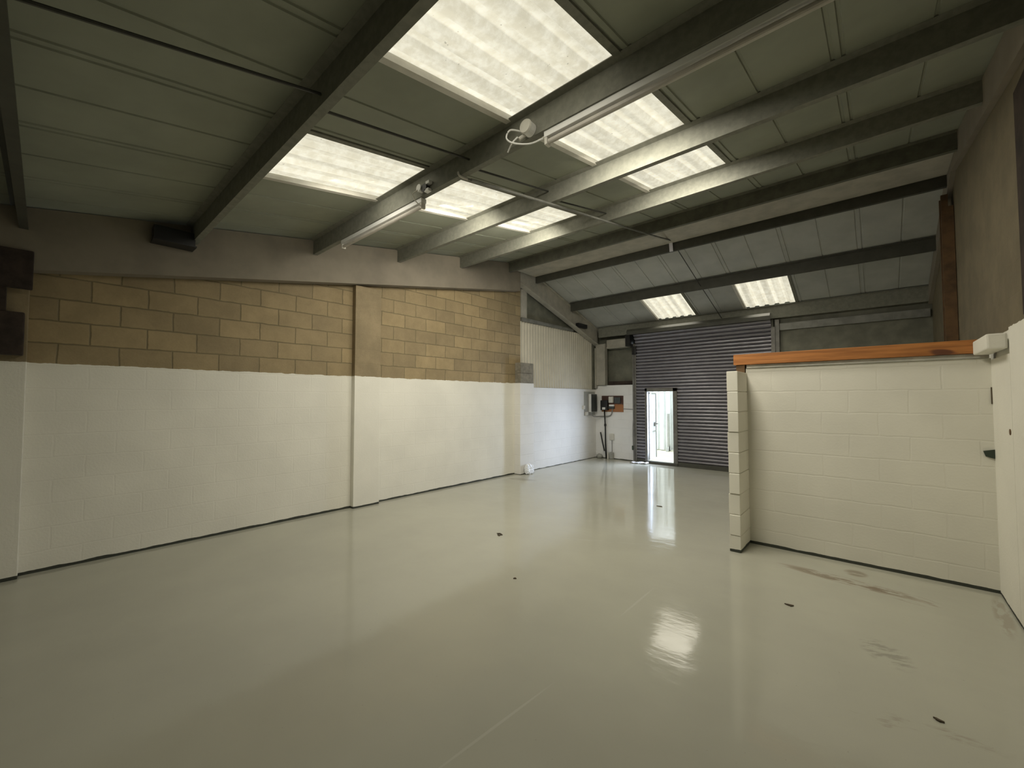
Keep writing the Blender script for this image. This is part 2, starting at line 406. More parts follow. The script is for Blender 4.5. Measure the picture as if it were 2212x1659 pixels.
SKN = ((-3.6, -0.25), (1.07, 5.07)); SKF = ((8.80, 10.02),)
def is_lit(x0): return any(abs(x0 - s) < 0.05 for s in (-2.13, -4.06))
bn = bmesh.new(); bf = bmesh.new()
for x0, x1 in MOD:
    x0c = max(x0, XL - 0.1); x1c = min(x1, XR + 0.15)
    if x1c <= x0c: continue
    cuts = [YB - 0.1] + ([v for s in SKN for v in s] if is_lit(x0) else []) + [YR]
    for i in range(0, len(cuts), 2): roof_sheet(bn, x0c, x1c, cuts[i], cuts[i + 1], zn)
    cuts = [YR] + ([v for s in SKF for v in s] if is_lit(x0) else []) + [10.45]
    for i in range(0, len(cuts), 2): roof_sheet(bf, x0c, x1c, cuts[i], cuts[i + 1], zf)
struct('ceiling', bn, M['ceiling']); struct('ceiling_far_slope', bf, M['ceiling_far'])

# translucent rooflight sheets
def rooflight(x0, ya, yb, zfun, label, group='translucent rooflight sheets'):
    x1 = x0 + 0.965
    t = thing('rooflight', label, 'skylight', ((x0 + x1) / 2, (ya + yb) / 2, zfun((ya + yb) / 2)))
    def f(bm):
        xs = []; n = 5; w = (0.93 - 0.03) / n; s0 = x0 + 0.05
        for k in range(n):
            c = s0 + k * w
            xs += [(c, 0.035), (c + w * 0.30, 0.035), (c + w * 0.40, 0.012), (c + w * 0.85, 0.012), (c + w * 0.95, 0.035)]
        xs += [(x1 - 0.005, 0.035)]
        ys = [ya + (yb - ya) * i / 8 for i in range(9)]
        grid = [[bm.verts.new((x, y, zfun(y) + z)) for x, z in xs] for y in ys]
        for i in range(8):
            for k in range(len(xs) - 1): bm.faces.new((grid[i][k], grid[i][k + 1], grid[i + 1][k + 1], grid[i + 1][k]))
        q = [bm.verts.new((x, y, zfun(y) + 0.06)) for x, y in ((x0, ya), (x1, ya), (x1, yb), (x0, yb))]
        bm.faces.new(q)
    part('translucent_sheet', f, M['skylight'], t)
    def fl(bm):
        for xa, xb in ((x0 + 0.0, x0 + 0.05),):
            v = [(xa, -0.012), (xb, -0.012), (xb, 0.05), (xa, 0.05)]
            a = [bm.verts.new((x, ya, zfun(ya) + z)) for x, z in v]; b = [bm.verts.new((x, yb, zfun(yb) + z)) for x, z in v]
            for i in range(4): bm.faces.new((a[i], a[(i + 1) % 4], b[(i + 1) % 4], b[i]))
            bm.faces.new(a[::-1]); bm.faces.new(b)
    part('edge_flashing_and_shade', fl, M['offwhite'], t)
    def fr(bm):  # darker strip standing in for the shadow along the right edge
        for xa, xb in ((x1 - 0.03, x1 + 0.02),):
            v = [(xa, -0.006), (xb, -0.006), (xb, 0.05), (xa, 0.05)]
            a = [bm.verts.new((x, ya, zfun(ya) + z)) for x, z in v]; b = [bm.verts.new((x, yb, zfun(yb) + z)) for x, z in v]
            for i in range(4): bm.faces.new((a[i], a[(i + 1) % 4], b[(i + 1) % 4], b[i]))
            bm.faces.new(a[::-1]); bm.faces.new(b)
    part('edge_flashing_and_shade', fr, M['purlin'], t)
    return t
rooflight(-4.06, 1.07, 5.07, zn, 'long glowing rooflight strip on the left side of the near roof slope')
rooflight(-2.13, 1.07, 5.07, zn, 'long glowing rooflight strip beside the middle of the near roof slope, largest in view')
rooflight(-4.06, 8.80, 10.02, zf, 'small glowing rooflight above the left half of the roller shutter')
rooflight(-2.13, 8.80, 10.02, zf, 'small glowing rooflight above the right half of the roller shutter')
rooflight(-4.06, -3.6, -0.25, zn, 'added unseen rooflight strip for fill light, behind the camera on the left of the roof')  # both rear strips are invented, added out of view as fill light
rooflight(-2.13, -3.6, -0.25, zn, 'added unseen rooflight strip for fill light, behind the camera near the middle of the roof')

# ---------------------------------------------------------------- purlins
def purlin(y, zb, name_label, mat, bracket=None, x0=-5.70, x1=0.70, depth=None):
    """y,zb = outer edge of the bottom flange"""
    t = thing('purlin', name_label, 'roof beam', ((x0 + x1) / 2, y, zb))
    yw = y - 0.05; top = zroof(yw) - 0.006; th = 0.006
    def f(bm):
        # Z section: web with bottom flange away from the camera and top flange towards it
        pts = [(yw - 0.06, top), (yw - 0.06, top - th), (yw - th, top - th - 0.01), (yw - th, zb), (y, zb), (y, zb + 0.016), (y - th, zb + 0.016), (y - th, zb + th), (yw, zb + th), (yw, top)]
        if y > YR: pts = [(a, min(b, zroof(a) - 0.004)) for a, b in pts]
        prism(bm, pts, 'x', x0, x1)
    part('channel', f, mat, t)
    if bracket: part('end_bracket', bracket, M['black'], t)
    return t
PY = [(-2.90, 'purlin nearest the rear wall behind the camera'), (-1.55, 'purlin just behind the camera'),
      (-0.14, 'dark roof purlin at the extreme left edge, nearest of all'), (1.09, 'dark roof purlin crossing the upper left, in front of the rooflights'),
      (2.42, 'roof purlin carrying the two fluorescent battens'), (3.73, 'roof purlin between the second and third bays of the rooflights'),
      (5.05, 'roof purlin along the far end of the near slope rooflights'), (6.40, 'roof purlin just before the ridge')]
def brk(bm):
    box(bm, -5.71, -5.55, 0.70, 1.045, 3.255, 3.41); box(bm, -5.71, -5.50, 0.69, 1.05, 3.245, 3.258)
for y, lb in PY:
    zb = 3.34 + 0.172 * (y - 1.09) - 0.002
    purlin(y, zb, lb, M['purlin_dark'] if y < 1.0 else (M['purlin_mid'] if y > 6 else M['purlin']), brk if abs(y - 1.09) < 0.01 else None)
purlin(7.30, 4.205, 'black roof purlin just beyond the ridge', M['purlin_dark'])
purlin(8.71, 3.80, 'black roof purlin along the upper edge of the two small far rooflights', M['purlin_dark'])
purlin(10.08, 3.285, 'grey eaves beam directly above the roller shutter', M['purlin'], x1=0.78)

# ridge closer: pale flashing between the two ridge purlins
def ridge(bm):
    prism(bm, [(6.44, 4.34), (7.22, 4.34), (7.22, 4.352), (6.44, 4.352)], 'x', -5.70, 0.70)
one('ridge_flashing', ridge, M['rafter_steel'], 'pale flat ridge flashing strip between the two purlins at the roof ridge', 'flashing')

# ---------------------------------------------------------------- rafters
def raf_near(bm):
    prism(bm, [(YB, 2.79 + 0.17 * YB), (6.72, 2.79 + 0.17 * 6.72), (6.72, zn(6.72) - 0.008), (YB, zn(YB) - 0.008)], 'x', XL + 0.001, -5.70)
one('rafter', raf_near, M['rafter'], 'wide boxed grey-brown rafter running along the top of the left block wall', 'rafter')
t = thing('rafter', 'light grey steel rafter sloping down to the front wall on the left', 'rafter', (-5.78, 8.5, 3.6))
def zb(y): return 4.07 - 0.311 * (y - 6.9)
def web(bm): prism(bm, [(6.74, zb(6.74)), (10.12, zb(10.12)), (10.12, zf(10.12) - 0.008), (YR, zn(YR) - 0.008), (6.74, zn(6.74) - 0.008)], 'x', -5.80, -5.785)
def fl(bm): prism(bm, [(6.74, zb(6.74)), (10.12, zb(10.12)), (10.12, zb(10.12) + 0.018), (6.74, zb(6.74) + 0.018)], 'x', XL + 0.002, -5.70)
def fl2(bm): prism(bm, [(YR, zf(YR) - 0.03), (10.12, zf(10.12) - 0.03), (10.12, zf(10.12) - 0.012), (YR, zf(YR) - 0.012)], 'x', XL + 0.002, -5.73)
part('web', web, M['rafter_steel'], t); part('bottom_flange', fl, M['rafter_steel'], t); part('top_flange', fl2, M['rafter_steel'], t)
part('cleat', lambda bm: box(bm, -5.785, -5.70, 9.02, 9.45, 3.46, 3.56), M['black'], t)
def raf_r(bm):
    prism(bm, [(-3.4, zn(-3.4) - 0.30), (YR, zn(YR) - 0.30), (10.12, zf(10.12) - 0.28), (10.12, zf(10.12) - 0.008), (YR, zn(YR) - 0.008), (-3.4, zn(-3.4) - 0.008)], 'x', 0.702, XR + 0.029)
one('rafter', raf_r, M['rafter'], 'dim grey rafter against the right wall where the purlins end', 'rafter')

# ---------------------------------------------------------------- left wall, beyond the blocks
def corr(bm):
    ys = []; y = 6.93; n = 0
    while y < 10.0:
        ys.append((y, XL - 0.035 + 0.019 * math.sin(2 * math.pi * (y - 6.93) / 0.10))); y += 0.10 / 8
    a = [bm.verts.new((x, y, 1.87)) for y, x in ys]; b = [bm.verts.new((x, y, 3.345)) for y, x in ys]
    a2 = [bm.verts.new((x - 0.004, y, 1.87)) for y, x in ys]; b2 = [bm.verts.new((x - 0.004, y, 3.345)) for y, x in ys]
    for i in range(len(ys) - 1):
        bm.faces.new((a[i], a[i + 1], b[i + 1], b[i])); bm.faces.new((a2[i], b2[i], b2[i + 1], a2[i + 1]))
one('corrugated_sheet', corr, M['cladding'], 'pale corrugated sheet panel on the left wall above the white blocks', 'wall panel', sm=True)
bm = bmesh.new(); box(bm, XL - 0.14, XL - 0.10, 6.9, 10.4, 1.8, 4.8); box(bm, XL - 0.14, XL, 10.02, 10.4, 1.87, 3.9)
box(bm, XL - 0.2, XL - 0.14, 6.8, 10.5, 1.8, 4.8)
struct('wall_left_cladding', bm, M['dark_clad'])
one('cladding_rail', lambda bm: prism(bm, [(6.93, 3.33), (8.98, 3.348), (8.98, 3.40), (6.93, 3.405)], 'x', XL - 0.03, XL + 0.03), M['rail'],
    'dark grey steel rail along the top edge of the corrugated sheet', 'rail')
one('steel_post', lambda bm: (box(bm, XL - 0.1, XL + 0.0, 6.935, 7.13, 3.41, 4.04), box(bm, XL - 0.10, XL - 0.09, 7.13, 7.2, 3.41, 4.2)), M['rafter_steel'],
    'short pale steel post above the end of the bare block wall', 'post')
def stub(bm):
    box(bm, XL + 0.001, -5.79, 6.72, 7.16, 1.948, 2.385, 0.006); box(bm, -5.788, -5.700, 6.72, 7.16, 1.948, 2.160, 0.006); box(bm, -5.788, -5.700, 6.72, 7.16, 2.164, 2.385, 0.006)
one('concrete_block', stub, simple('grey_bare_block', (0.22, 0.2, 0.155), 0.9, 0, 0.2, 12, 0.3), 'grey bare blocks topping the white pilaster beside the corrugated sheet', 'block')
def soot(bm):
    box(bm, -5.699, -5.66, -0.50, -0.10, 2.58, 2.93, 0.01); box(bm, XL + 0.091, -5.66, -0.50, -0.25, 2.37, 2.58)
    box(bm, XL + 0.091, -5.66, -0.50, -0.14, 1.99, 2.37, 0.01)
one('toothed_brickwork', soot, M['dark_brick_band'], 'dark ragged brick toothing above the white paint at the far left edge', 'brickwork')

# corner column and eaves box
def hcol(bm):
    box(bm, -5.80, -5.785, 9.98, 10.12, 1.90, 3.0); box(bm, -5.505, -5.49, 9.98, 10.12, 1.98, 3.1); box(bm, -5.80, -5.49, 10.05, 10.065, 1.98, 3.1)
one('steel_column', hcol, M['rafter_steel'], 'grey steel column rising in the corner left of the shutter', 'column')
one('eaves_box', lambda bm: (box(bm, -5.48, -4.84, 10.08, 10.30, 2.97, 3.20), box(bm, -5.48, -4.84, 10.06, 10.08, 2.97, 3.0)), M['rafter_steel'],
    'pale horizontal box section between the corner column and the shutter', 'beam')
one('dark_band', lambda bm: box(bm, -5.48, -4.68, YF + 0.02, YF + 0.2, 1.978, 2.08, 0.004), M['dark_brick_band'],  # plain dark box along the top of the wall
    'dark rough band on top of the white block wall left of the shutter', 'blockwork')
one('right_rail', lambda bm: box(bm, -1.50, XR, 10.08, 10.155, 3.03, 3.17), M['rail'], 'grey rail above the dark panels right of the shutter', 'rail')
one('steel_column', lambda bm: (box(bm, 0.64, 0.70, 7.22, 7.26, 0, 4.1), box(bm, 0.64, 0.70, 7.40, 7.44, 0, 4.1), box(bm, 0.665, 0.675, 7.26, 7.40, 0, 4.1), box(bm, 0.70, 0.745, 7.22, 7.44, 0, 3.95)), M['rust'],
    'rust-brown steel column beyond the partition at the right wall', 'column')

# ---------------------------------------------------------------- roller shutter with wicket door
SX0, SX1, SY = -4.62, -1.62, 10.03
sh = thing('roller_shutter', 'large grey steel roller shutter in the front wall', 'roller shutter', (-3.1, SY, 0))
def lath(bm):
    pitch = 0.079; n = 5
    def row(x0, x1, z0, z1, yo=0.0, y1=0.0):
        prev = None
        for k in range(n + 1):
            t = k / n; z = z0 + (z1 - z0) * t * 0.86
            y = SY - 0.030 * math.sin(math.pi * t) - (yo + (y1 - yo) * t)
            cur = (bm.verts.new((x0, y, z)), bm.verts.new((x1, y, z)))
            if prev: bm.faces.new((prev[0], prev[1], cur[1], cur[0]))
            prev = cur
        cur = (bm.verts.new((x0, SY + 0.020 - y1, z0 + (z1 - z0) * 0.93)), bm.verts.new((x1, SY + 0.020 - y1, z0 + (z1 - z0) * 0.93)))
        bm.faces.new((prev[0], prev[1], cur[1], cur[0])); prev = cur
        cur = (bm.verts.new((x0, SY - y1, z1)), bm.verts.new((x1, SY - y1, z1)))
        bm.faces.new((prev[0], prev[1], cur[1], cur[0]))
    z = 0.10
    while z < 3.24:
        off = max(0, z - 2.95) ** 1.5 * 0.9; off1 = max(0, z + pitch - 2.95) ** 1.5 * 0.9
        if z + pitch < 1.88:
            row(SX0, -4.375, z, z + pitch); row(-3.60, SX1, z, z + pitch)
        else: row(SX0, SX1, z, z + pitch, off, off1)
        z += pitch
part('lath_curtain', lath, M['shutter'], sh)
part('backing', lambda bm: (box(bm, SX0, -4.375, SY + 0.022, SY + 0.03, 0.05, 1.87), box(bm, -3.60, SX1, SY + 0.022, SY + 0.03, 0.05, 1.87), box(bm, SX0, SX1, SY + 0.022, SY + 0.03, 1.87, 3.27)), M['shutter_frame'], sh)
part('bottom_rail', lambda bm: (box(bm, SX0, -4.375, SY - 0.03, SY + 0.03, 0.0, 0.10, 0.004), box(bm, -3.60, SX1, SY - 0.03, SY + 0.03, 0.0, 0.10, 0.004)), M['purlin_dark'], sh)
part('guide_rail', lambda bm: (box(bm, -4.70, -4.61, 10.00, 10.06, 0.0, 3.02), box(bm, -4.70, -4.66, 9.98, 10.12, 0.0, 3.02)), M['shutter_frame'], sh)
part('guide_rail', lambda bm: (box(bm, -1.63, -1.56, 9.98, 10.12, 0, 3.1), box(bm, -1.56, -1.49, 10.02, 10.15, 0, 3.25)), M['shutter_frame'], sh)
part('end_plate', lambda bm: (box(bm, -4.80, -4.68, 9.80, 10.14, 2.95, 3.25), box(bm, -4.70, -4.60, 9.95, 10.02, 2.74, 2.95, 0.01)), M['black'], sh)
part('hood', lambda bm: prism(bm, [(9.74, 3.36), (9.70, 3.30), (9.71, 3.22), (9.76, 3.225), (9.80, 3.30), (9.9, 3.36)], 'x', -4.72, -1.60), M['purlin_dark'], sh)
def wf(bm):
    box(bm, -4.385, -4.325, SY - 0.04, SY + 0.05, 0.0, 1.87, 0.004); box(bm, -3.685, -3.585, SY - 0.04, SY + 0.05, 0.0, 1.87, 0.004)
    box(bm, -4.385, -3.585, SY - 0.04, SY + 0.05, 1.79, 1.875, 0.004)
part('wicket_frame', wf, M['shutter_frame'], sh)
part('threshold', lambda bm: box(bm, -4.385, -3.585, SY - 0.05, SY + 0.06, 0.0, 0.065, 0.004), M['purlin_dark'], sh)
# open leaf, swung outward past a right angle
hx, hy, ang = -4.322, 10.09, math.radians(99)
leaf = part('wicket_door', lambda bm: box(bm, 0, 0.63, -0.02, 0.02, 0.08, 1.78, 0.003), M['door'], sh, label='pale open wicket door leaf')
Lm = Matrix.Translation((hx, hy, 0)) @ Matrix.Rotation(ang, 4, 'Z')
leaf.data.transform(Lm)
def leafpart(name, fn, mat):
    o = part(name, fn, mat, None); o.data.transform(Lm); o.parent = leaf; o.matrix_parent_inverse = Matrix.Identity(4); return o
leafpart('edge_strip', lambda bm: (box(bm, 0.0, 0.63, -0.036, -0.0205, 1.735, 1.765), box(bm, 0.60, 0.63, -0.036, -0.0205, 0.08, 1.735)), M['greybox'])
leafpart('lock_case', lambda bm: box(bm, 0.40, 0.55, -0.05, -0.0205, 0.90, 1.00, 0.008), M['greycable'])
leafpart('door_handle', lambda bm: tube(bm, [(0.52, -0.02, 0.96), (0.52, -0.09, 0.96), (0.38, -0.09, 0.96)], 0.010), M['black'])
leafpart('cross_rail', lambda bm: box(bm, 0.02, 0.60, -0.034, -0.0205, 0.755, 0.785), M['greybox'])
leafpart('notice', lambda bm: box(bm, 0.22, 0.42, -0.024, -0.0205, 1.22, 1.34), M['white'])
for o in leaf.children:   # keep sub-parts in place under the leaf
    o.matrix_parent_inverse = Matrix.Identity(4)

# pull chain and cable by the shutter guide
def chain(bm):
    tube(bm, curve_pts([(-4.735, 10.11, 2.0), (-4.725, 10.10, 1.4), (-4.705, 9.985, 0.9), (-4.705, 9.985, 0.42)]), 0.008, 6)
one('pull_cord', chain, M['greycable'], 'grey cord hanging beside the left guide of the roller shutter', 'cord')
one('cord_weight', lambda bm: tube(bm, [(-4.705, 9.965, 0.415), (-4.705, 9.965, 0.40), (-4.705, 9.965, 0.33), (-4.705, 9.965, 0.30)], [0.012, 0.022, 0.022, 0.01], 10), M['green'], 'small dark weight at the end of the grey shutter cord', 'weight')

# ---------------------------------------------------------------- outside the door
bm = bmesh.new()
xs = []; x = -8.0
while x < -2.0:
    xs += [(x, 13.0), (x + 0.10, 13.0), (x + 0.115, 13.10), (x + 0.165, 13.10), (x + 0.20, 13.0)]; x += 0.20
a = [bm.verts.new((x, y, 0.0)) for x, y in xs]; b = [bm.verts.new((x, y, 2.6)) for x, y in xs]
for i in range(len(xs) - 1): bm.faces.new((a[i], a[i + 1], b[i + 1], b[i]))
box(bm, -8.0, -2.0, 13.11, 13.2, 0, 2.6)
tag(link('profiled_fence', bm, M['white_wall']), 'white ribbed metal fence outside, seen through the open wicket door', 'fence')
one('fence_post', lambda bm: (box(bm, -4.93, -4.87, 12.85, 12.93, -0.02, 1.15, 0.005), prism(bm, [(12.72, -0.02), (12.93, -0.02), (12.93, 0.20)], 'x', -4.93, -4.87)), M['greybox'], 'short grey post with a wedge foot in front of the white fence outside', 'post')

# ---------------------------------------------------------------- partition timber, plate, lintel
tb = one('timber_beam', lambda bm: box(bm, -1.225, 0.716, 5.205, 5.305, 1.988, 2.105, 0.004), M['timber'], 'reddish-brown timber beam lying along the top of the white partition', 'beam')
one('wall_plate', lambda bm: box(bm, -1.10, 0.71, 5.235, 5.35, 1.947, 1.986, 0.002), simple('painted_wall_plate', (0.5, 0.49, 0.43), 0.7, 0, 0.15, 5), 'thin grey-white plate under the timber beam on the partition', 'plate')
one('timber_packer', lambda bm: box(bm, -1.20, -1.115, 5.22, 5.34, 1.902, 1.987), M['rust'], 'small dark wooden packer under the left end of the timber beam', 'packer')
def lintel(bm):
    box(bm, 0.615, XR - 0.001, 4.625, 5.20, 1.97, 2.085, 0.012)
one('concrete_lintel', lintel, block_mat('painted_concrete', full=True, dirty=0, brick=False), 'white painted concrete lintel end jutting from the right wall by the timber beam', 'lintel')
one('green_wedge', lambda bm: prism(bm, [(0.655, 1.165), (0.719, 1.18), (0.719, 1.105), (0.668, 1.12)], 'y', 5.235, 5.2495), M['green'], 'small dark green tapered fixing low in the corner of partition and right wall', 'fixing')
one('wall_plug', lambda bm: tube(bm, [(XR - 0.004, 4.67, 1.36), (XR + 0.004, 4.67, 1.36)], 0.022, 12), M['rust'], 'brown round hole plug in the white right wall', 'plug')
one('dark_crack', lambda bm: prism(bm, [(5.252 - 0.012, 1.56), (5.252 - 0.002, 1.56), (5.252 - 0.002, 1.70), (5.252 - 0.008, 1.70)], 'x', 0.712, 0.7195), M['bark'], 'thin dark unpainted strip in the upper corner of partition and right wall', 'strip')

# ---------------------------------------------------------------- fluorescent battens and electrics on the roof
def batten(x0, x1, y, z, label, slopez=0):
    t = thing('fluorescent_batten', label, 'light fitting', ((x0 + x1) / 2, y, z), 'unlit fluorescent battens under the roof')
    part('casing', lambda bm: box(bm, x0, x1, y - 0.03, y + 0.03, z - 0.045, z, 0.004), M['white'], t)
    part('tube', lambda bm: tube(bm, [(x0 + 0.03, y - 0.005, z - 0.075), (x1 - 0.03, y - 0.005, z - 0.075)], 0.019, 12), M['tube'], t)
    for xx in (x0 + 0.015, x1 - 0.015):
        part('lamp_holder', lambda bm: box(bm, xx - 0.012, xx + 0.012, y - 0.028, y + 0.022, z - 0.10, z - 0.046, 0.003), M['offwhite'], t)
    return t
batten(-1.79, -0.02, 2.405, 3.565, 'unlit white fluorescent batten under the purlin at the right rooflight')
batten(-4.93, -3.28, 2.405, 3.565, 'unlit white fluorescent batten under the purlin at the left rooflight')

jb = thing('junction_box', 'round white junction box with looping cable by the right batten', 'junction box', (-1.90, 2.35, 3.61))
part('body', lambda bm: tube(bm, [(-1.90, 2.362, 3.615), (-1.90, 2.30, 3.615)], 0.05, 20), M['white'], jb)
part('lid', lambda bm: tube(bm, [(-1.90, 2.30, 3.615), (-1.90, 2.288, 3.615)], [0.054, 0.048], 20), M['offwhite'], jb)
part('cable_gland', lambda bm: tube(bm, [(-1.93, 2.33, 3.58), (-1.965, 2.30, 3.545)], 0.014, 8), M['offwhite'], jb)
one('white_cable', lambda bm: tube(bm, curve_pts([(-1.95, 2.30, 3.60), (-2.00, 2.24, 3.60), (-2.02, 2.22, 3.54), (-1.97, 2.24, 3.49), (-1.88, 2.32, 3.485), (-1.80, 2.38, 3.52)]), 0.006, 6), M['white'],
    'white flex looping from the junction box to the right batten', 'cable')
one('cut_cable', lambda bm: tube(bm, curve_pts([(-1.96, 2.28, 3.55), (-2.00, 2.26, 3.51), (-2.06, 2.28, 3.475)]), 0.006, 6), M['white'],
    'short cut white cable end dangling below the junction box', 'cable')
jc = thing('lamp_holder_box', 'white conduit box with open fitting by the left batten', 'junction box', (-3.12, 2.35, 3.60))
part('body', lambda bm: tube(bm, [(-3.24, 2.362, 3.62), (-3.24, 2.31, 3.62)], 0.035, 16), M['white'], jc)
part('open_fitting', lambda bm: (tube(bm, [(-3.17, 2.362, 3.60), (-3.17, 2.32, 3.60)], 0.04, 14), ), M['black'], jc)
part('terminal', lambda bm: box(bm, -3.14, -3.09, 2.32, 2.36, 3.625, 3.65), M['white'], jc)
part('terminal', lambda bm: box(bm, -3.16, -3.10, 2.32, 2.36, 3.555, 3.58), M['white'], jc)
one('white_cable', lambda bm: tube(bm, curve_pts([(-3.25, 2.31, 3.60), (-3.30, 2.29, 3.57), (-3.30, 2.33, 3.51), (-3.285, 2.40, 3.47)]), 0.005, 6), M['offwhite'],
    'thin white flex dropping from the conduit box to the left batten', 'cable')

xc = -2.64
one('steel_conduit', lambda bm: tube(bm, [(-2.64, 2.44, 3.535), (-2.64, 3.74, 3.765), (-2.64, 5.06, 3.99), (-2.62, 6.42, 4.22), (-2.62, 7.16, 4.36)], 0.013, 8), M['rail'],
    'thin grey conduit running under the purlins from the second purlin to the ridge', 'conduit')
one('conduit_end', lambda bm: tube(bm, curve_pts([(-2.72, 2.36, 3.60), (-2.70, 2.36, 3.56), (-2.66, 2.42, 3.535)]), 0.010, 6), M['offwhite'], 'curled pale cable end at the start of the grey conduit', 'cable')
one('cable_trunking', lambda bm: prism(bm, [(7.18, 4.42), (7.19, 4.42), (7.23, 4.19), (7.215, 4.19)], 'x', -2.68, -2.62), M['galv'], 'short bright galvanised trunking down the face of the ridge purlin', 'trunking')
SR = [((-2.45, -0.14, 3.14), (-2.42, 1.03, 3.40)), ((-2.47, 1.09, 3.35), (-2.58, 2.36, 3.66)), ((-2.54, 2.42, 3.58), (-2.70, 3.66, 3.92)),
      ((-2.6, 3.73, 3.80), (-2.7, 4.98, 4.12))]
SL = ['black sag rod under the nearest roof bay at upper left', 'black sag rod in the roof bay between the two rooflights, nearest part',
      'black sag rod beside the grey conduit in the middle roof bay', 'black sag rod in the last bay of the near roof slope']
for (a, b), lb in zip(SR, SL):
    one('sag_rod', lambda bm: tube(bm, [a, b], 0.009, 6), M['cable'], lb, 'rod', 'black sag rods between the purlins')
one('black_cable', lambda bm: tube(bm, [(-2.57, 7.32, 4.22), (-2.60, 8.66, 3.86)], 0.008, 6), M['cable'], 'black cable across the far slope between ridge and second last purlin', 'cable')
one('black_cable', lambda bm: tube(bm, [(-2.60, 8.73, 3.84), (-2.58, 10.02, 3.42)], 0.008, 6), M['cable'], 'black cable between the two small far rooflights', 'cable')

# ---------------------------------------------------------------- electrics in the front corner
db = thing('distribution_board', 'white cased distribution board with dark front on the left wall', 'electrical box', (-5.78, 10.0, 1.5))
part('case', lambda bm: box(bm, XL + 0.02, XL + 0.11, 9.72, 9.98, 1.25, 1.74, 0.008), M['white'], db)
part('front_panel', lambda bm: box(bm, XL + 0.111, XL + 0.125, 9.70, 9.985, 1.26, 1.735, 0.004), M['charcoal'], db)
part('backing_board', lambda bm: box(bm, XL + 0.001, XL + 0.019, 9.52, 10.05, 1.16, 1.80), M['greybox'], db)
one('isolator_switch', lambda bm: box(bm, XL + 0.001, XL + 0.05, 9.42, 9.50, 1.33, 1.43, 0.008), M['offwhite'], 'small grey-white isolator switch left of the distribution board', 'switch')
one('isolator_switch', lambda bm: box(bm, XL + 0.020, XL + 0.06, 9.53, 9.64, 1.17, 1.26, 0.008), M['offwhite'], 'small pale switch below the distribution board', 'switch')
mb = thing('meter_board', 'brown plywood meter board with black and white meters on the front wall', 'meter board', (-5.34, YF, 1.48))
part('board', lambda bm: box(bm, -5.66, -5.03, YF - 0.022, YF - 0.001, 1.26, 1.69), M['plyboard'], mb)
part('black_meter', lambda bm: box(bm, -5.65, -5.44, YF - 0.12, YF - 0.023, 1.30, 1.57, 0.012), M['black'], mb)
part('meter_label', lambda bm: box(bm, -5.59, -5.50, YF - 0.13, YF - 0.1205, 1.32, 1.38), M['white'], mb)
part('white_meter', lambda bm: box(bm, -5.42, -5.29, YF - 0.10, YF - 0.023, 1.50, 1.67, 0.02), M['offwhite'], mb)
part('terminal_cover', lambda bm: box(bm, -5.41, -5.27, YF - 0.09, YF - 0.023, 1.41, 1.455, 0.008), M['white'], mb)
part('switch_block', lambda bm: (box(bm, -5.27, -5.09, YF - 0.07, YF - 0.023, 1.49, 1.65, 0.01), box(bm, -5.44, -5.27, YF - 0.07, YF - 0.023, 1.34, 1.405, 0.006)), M['charcoal'], mb)
one('curved_cable', lambda bm: tube(bm, curve_pts([(-5.76, 9.72, 1.25), (-5.76, 9.74, 1.17), (-5.72, 9.85, 1.13), (-5.66, 10.05, 1.13), (-5.45, 10.09, 1.14), (-5.36, 10.09, 1.20), (-5.33, 10.09, 1.34)]), 0.016, 8), M['greycable'],
    'thick grey cable looping from the distribution board to the meter board', 'cable')
sp = thing('supply_pipe', 'black vertical supply pipe below the black meter', 'pipe', (-5.53, YF - 0.05, 0))
part('pipe', lambda bm: tube(bm, [(-5.56, YF - 0.06, 1.30), (-5.545, YF - 0.05, 0.9), (-5.54, YF - 0.05, 0.4), (-5.52, YF - 0.05, 0.0)], [0.018, 0.018, 0.02, 0.024], 10), M['black'], sp, sm=True)
part('collar', lambda bm: tube(bm, [(-5.545, YF - 0.05, 0.93), (-5.545, YF - 0.05, 0.87)], 0.03, 12), M['black'], sp)
one('leaning_pipe', lambda bm: tube(bm, [(-5.69, YF - 0.05, 0.70), (-5.60, YF - 0.075, 0.36), (-5.56, YF - 0.075, 0.20)], 0.018, 10), M['black'], 'short black pipe leaning against the vertical supply pipe', 'pipe')
so = thing('wall_socket', 'pale wall box low on the front wall beside the black pipe', 'socket', (-5.36, YF, 0.6))
part('body', lambda bm: box(bm, -5.43, -5.30, YF - 0.05, YF - 0.001, 0.50, 0.67, 0.012), M['offwhite'], so)
part('conduit', lambda bm: tube(bm, [(-5.365, YF - 0.02, 0.50), (-5.365, YF - 0.02, 0.20), (-5.375, YF - 0.03, 0.12)], 0.009, 8), M['greycable'], so)
one('floor_duct', lambda bm: box(bm, -5.43, -5.31, YF - 0.08, YF - 0.001, 0.0, 0.18, 0.02), M['greybox'], 'grey duct box on the floor under the wall box', 'duct')
one('white_stub_pipe', lambda bm: tube(bm, [(-5.468, YF - 0.06, 0.0), (-5.468, YF - 0.06, 0.17)], 0.022, 12), M['offwhite'], 'short white stub pipe rising from the floor beside the black pipe', 'pipe')
def lump(bm):
    bmesh.ops.create_icosphere(bm, subdivisions=3, radius=1)
    for v in bm.verts:
        k = 1 + 0.18 * math.sin(7 * v.co.x + 3 * v.co.z) * math.cos(5 * v.co.y)
        v.co = Vector((-5.70 + v.co.x * 0.085 * k, YF - 0.095 + v.co.y * 0.07 * k, max(0.0, 0.05 + v.co.z * 0.07 * k)))
one('rubble', lump, M['greybox'], 'grey lump of rubble in the corner under the distribution board', 'rubble', sm=True)
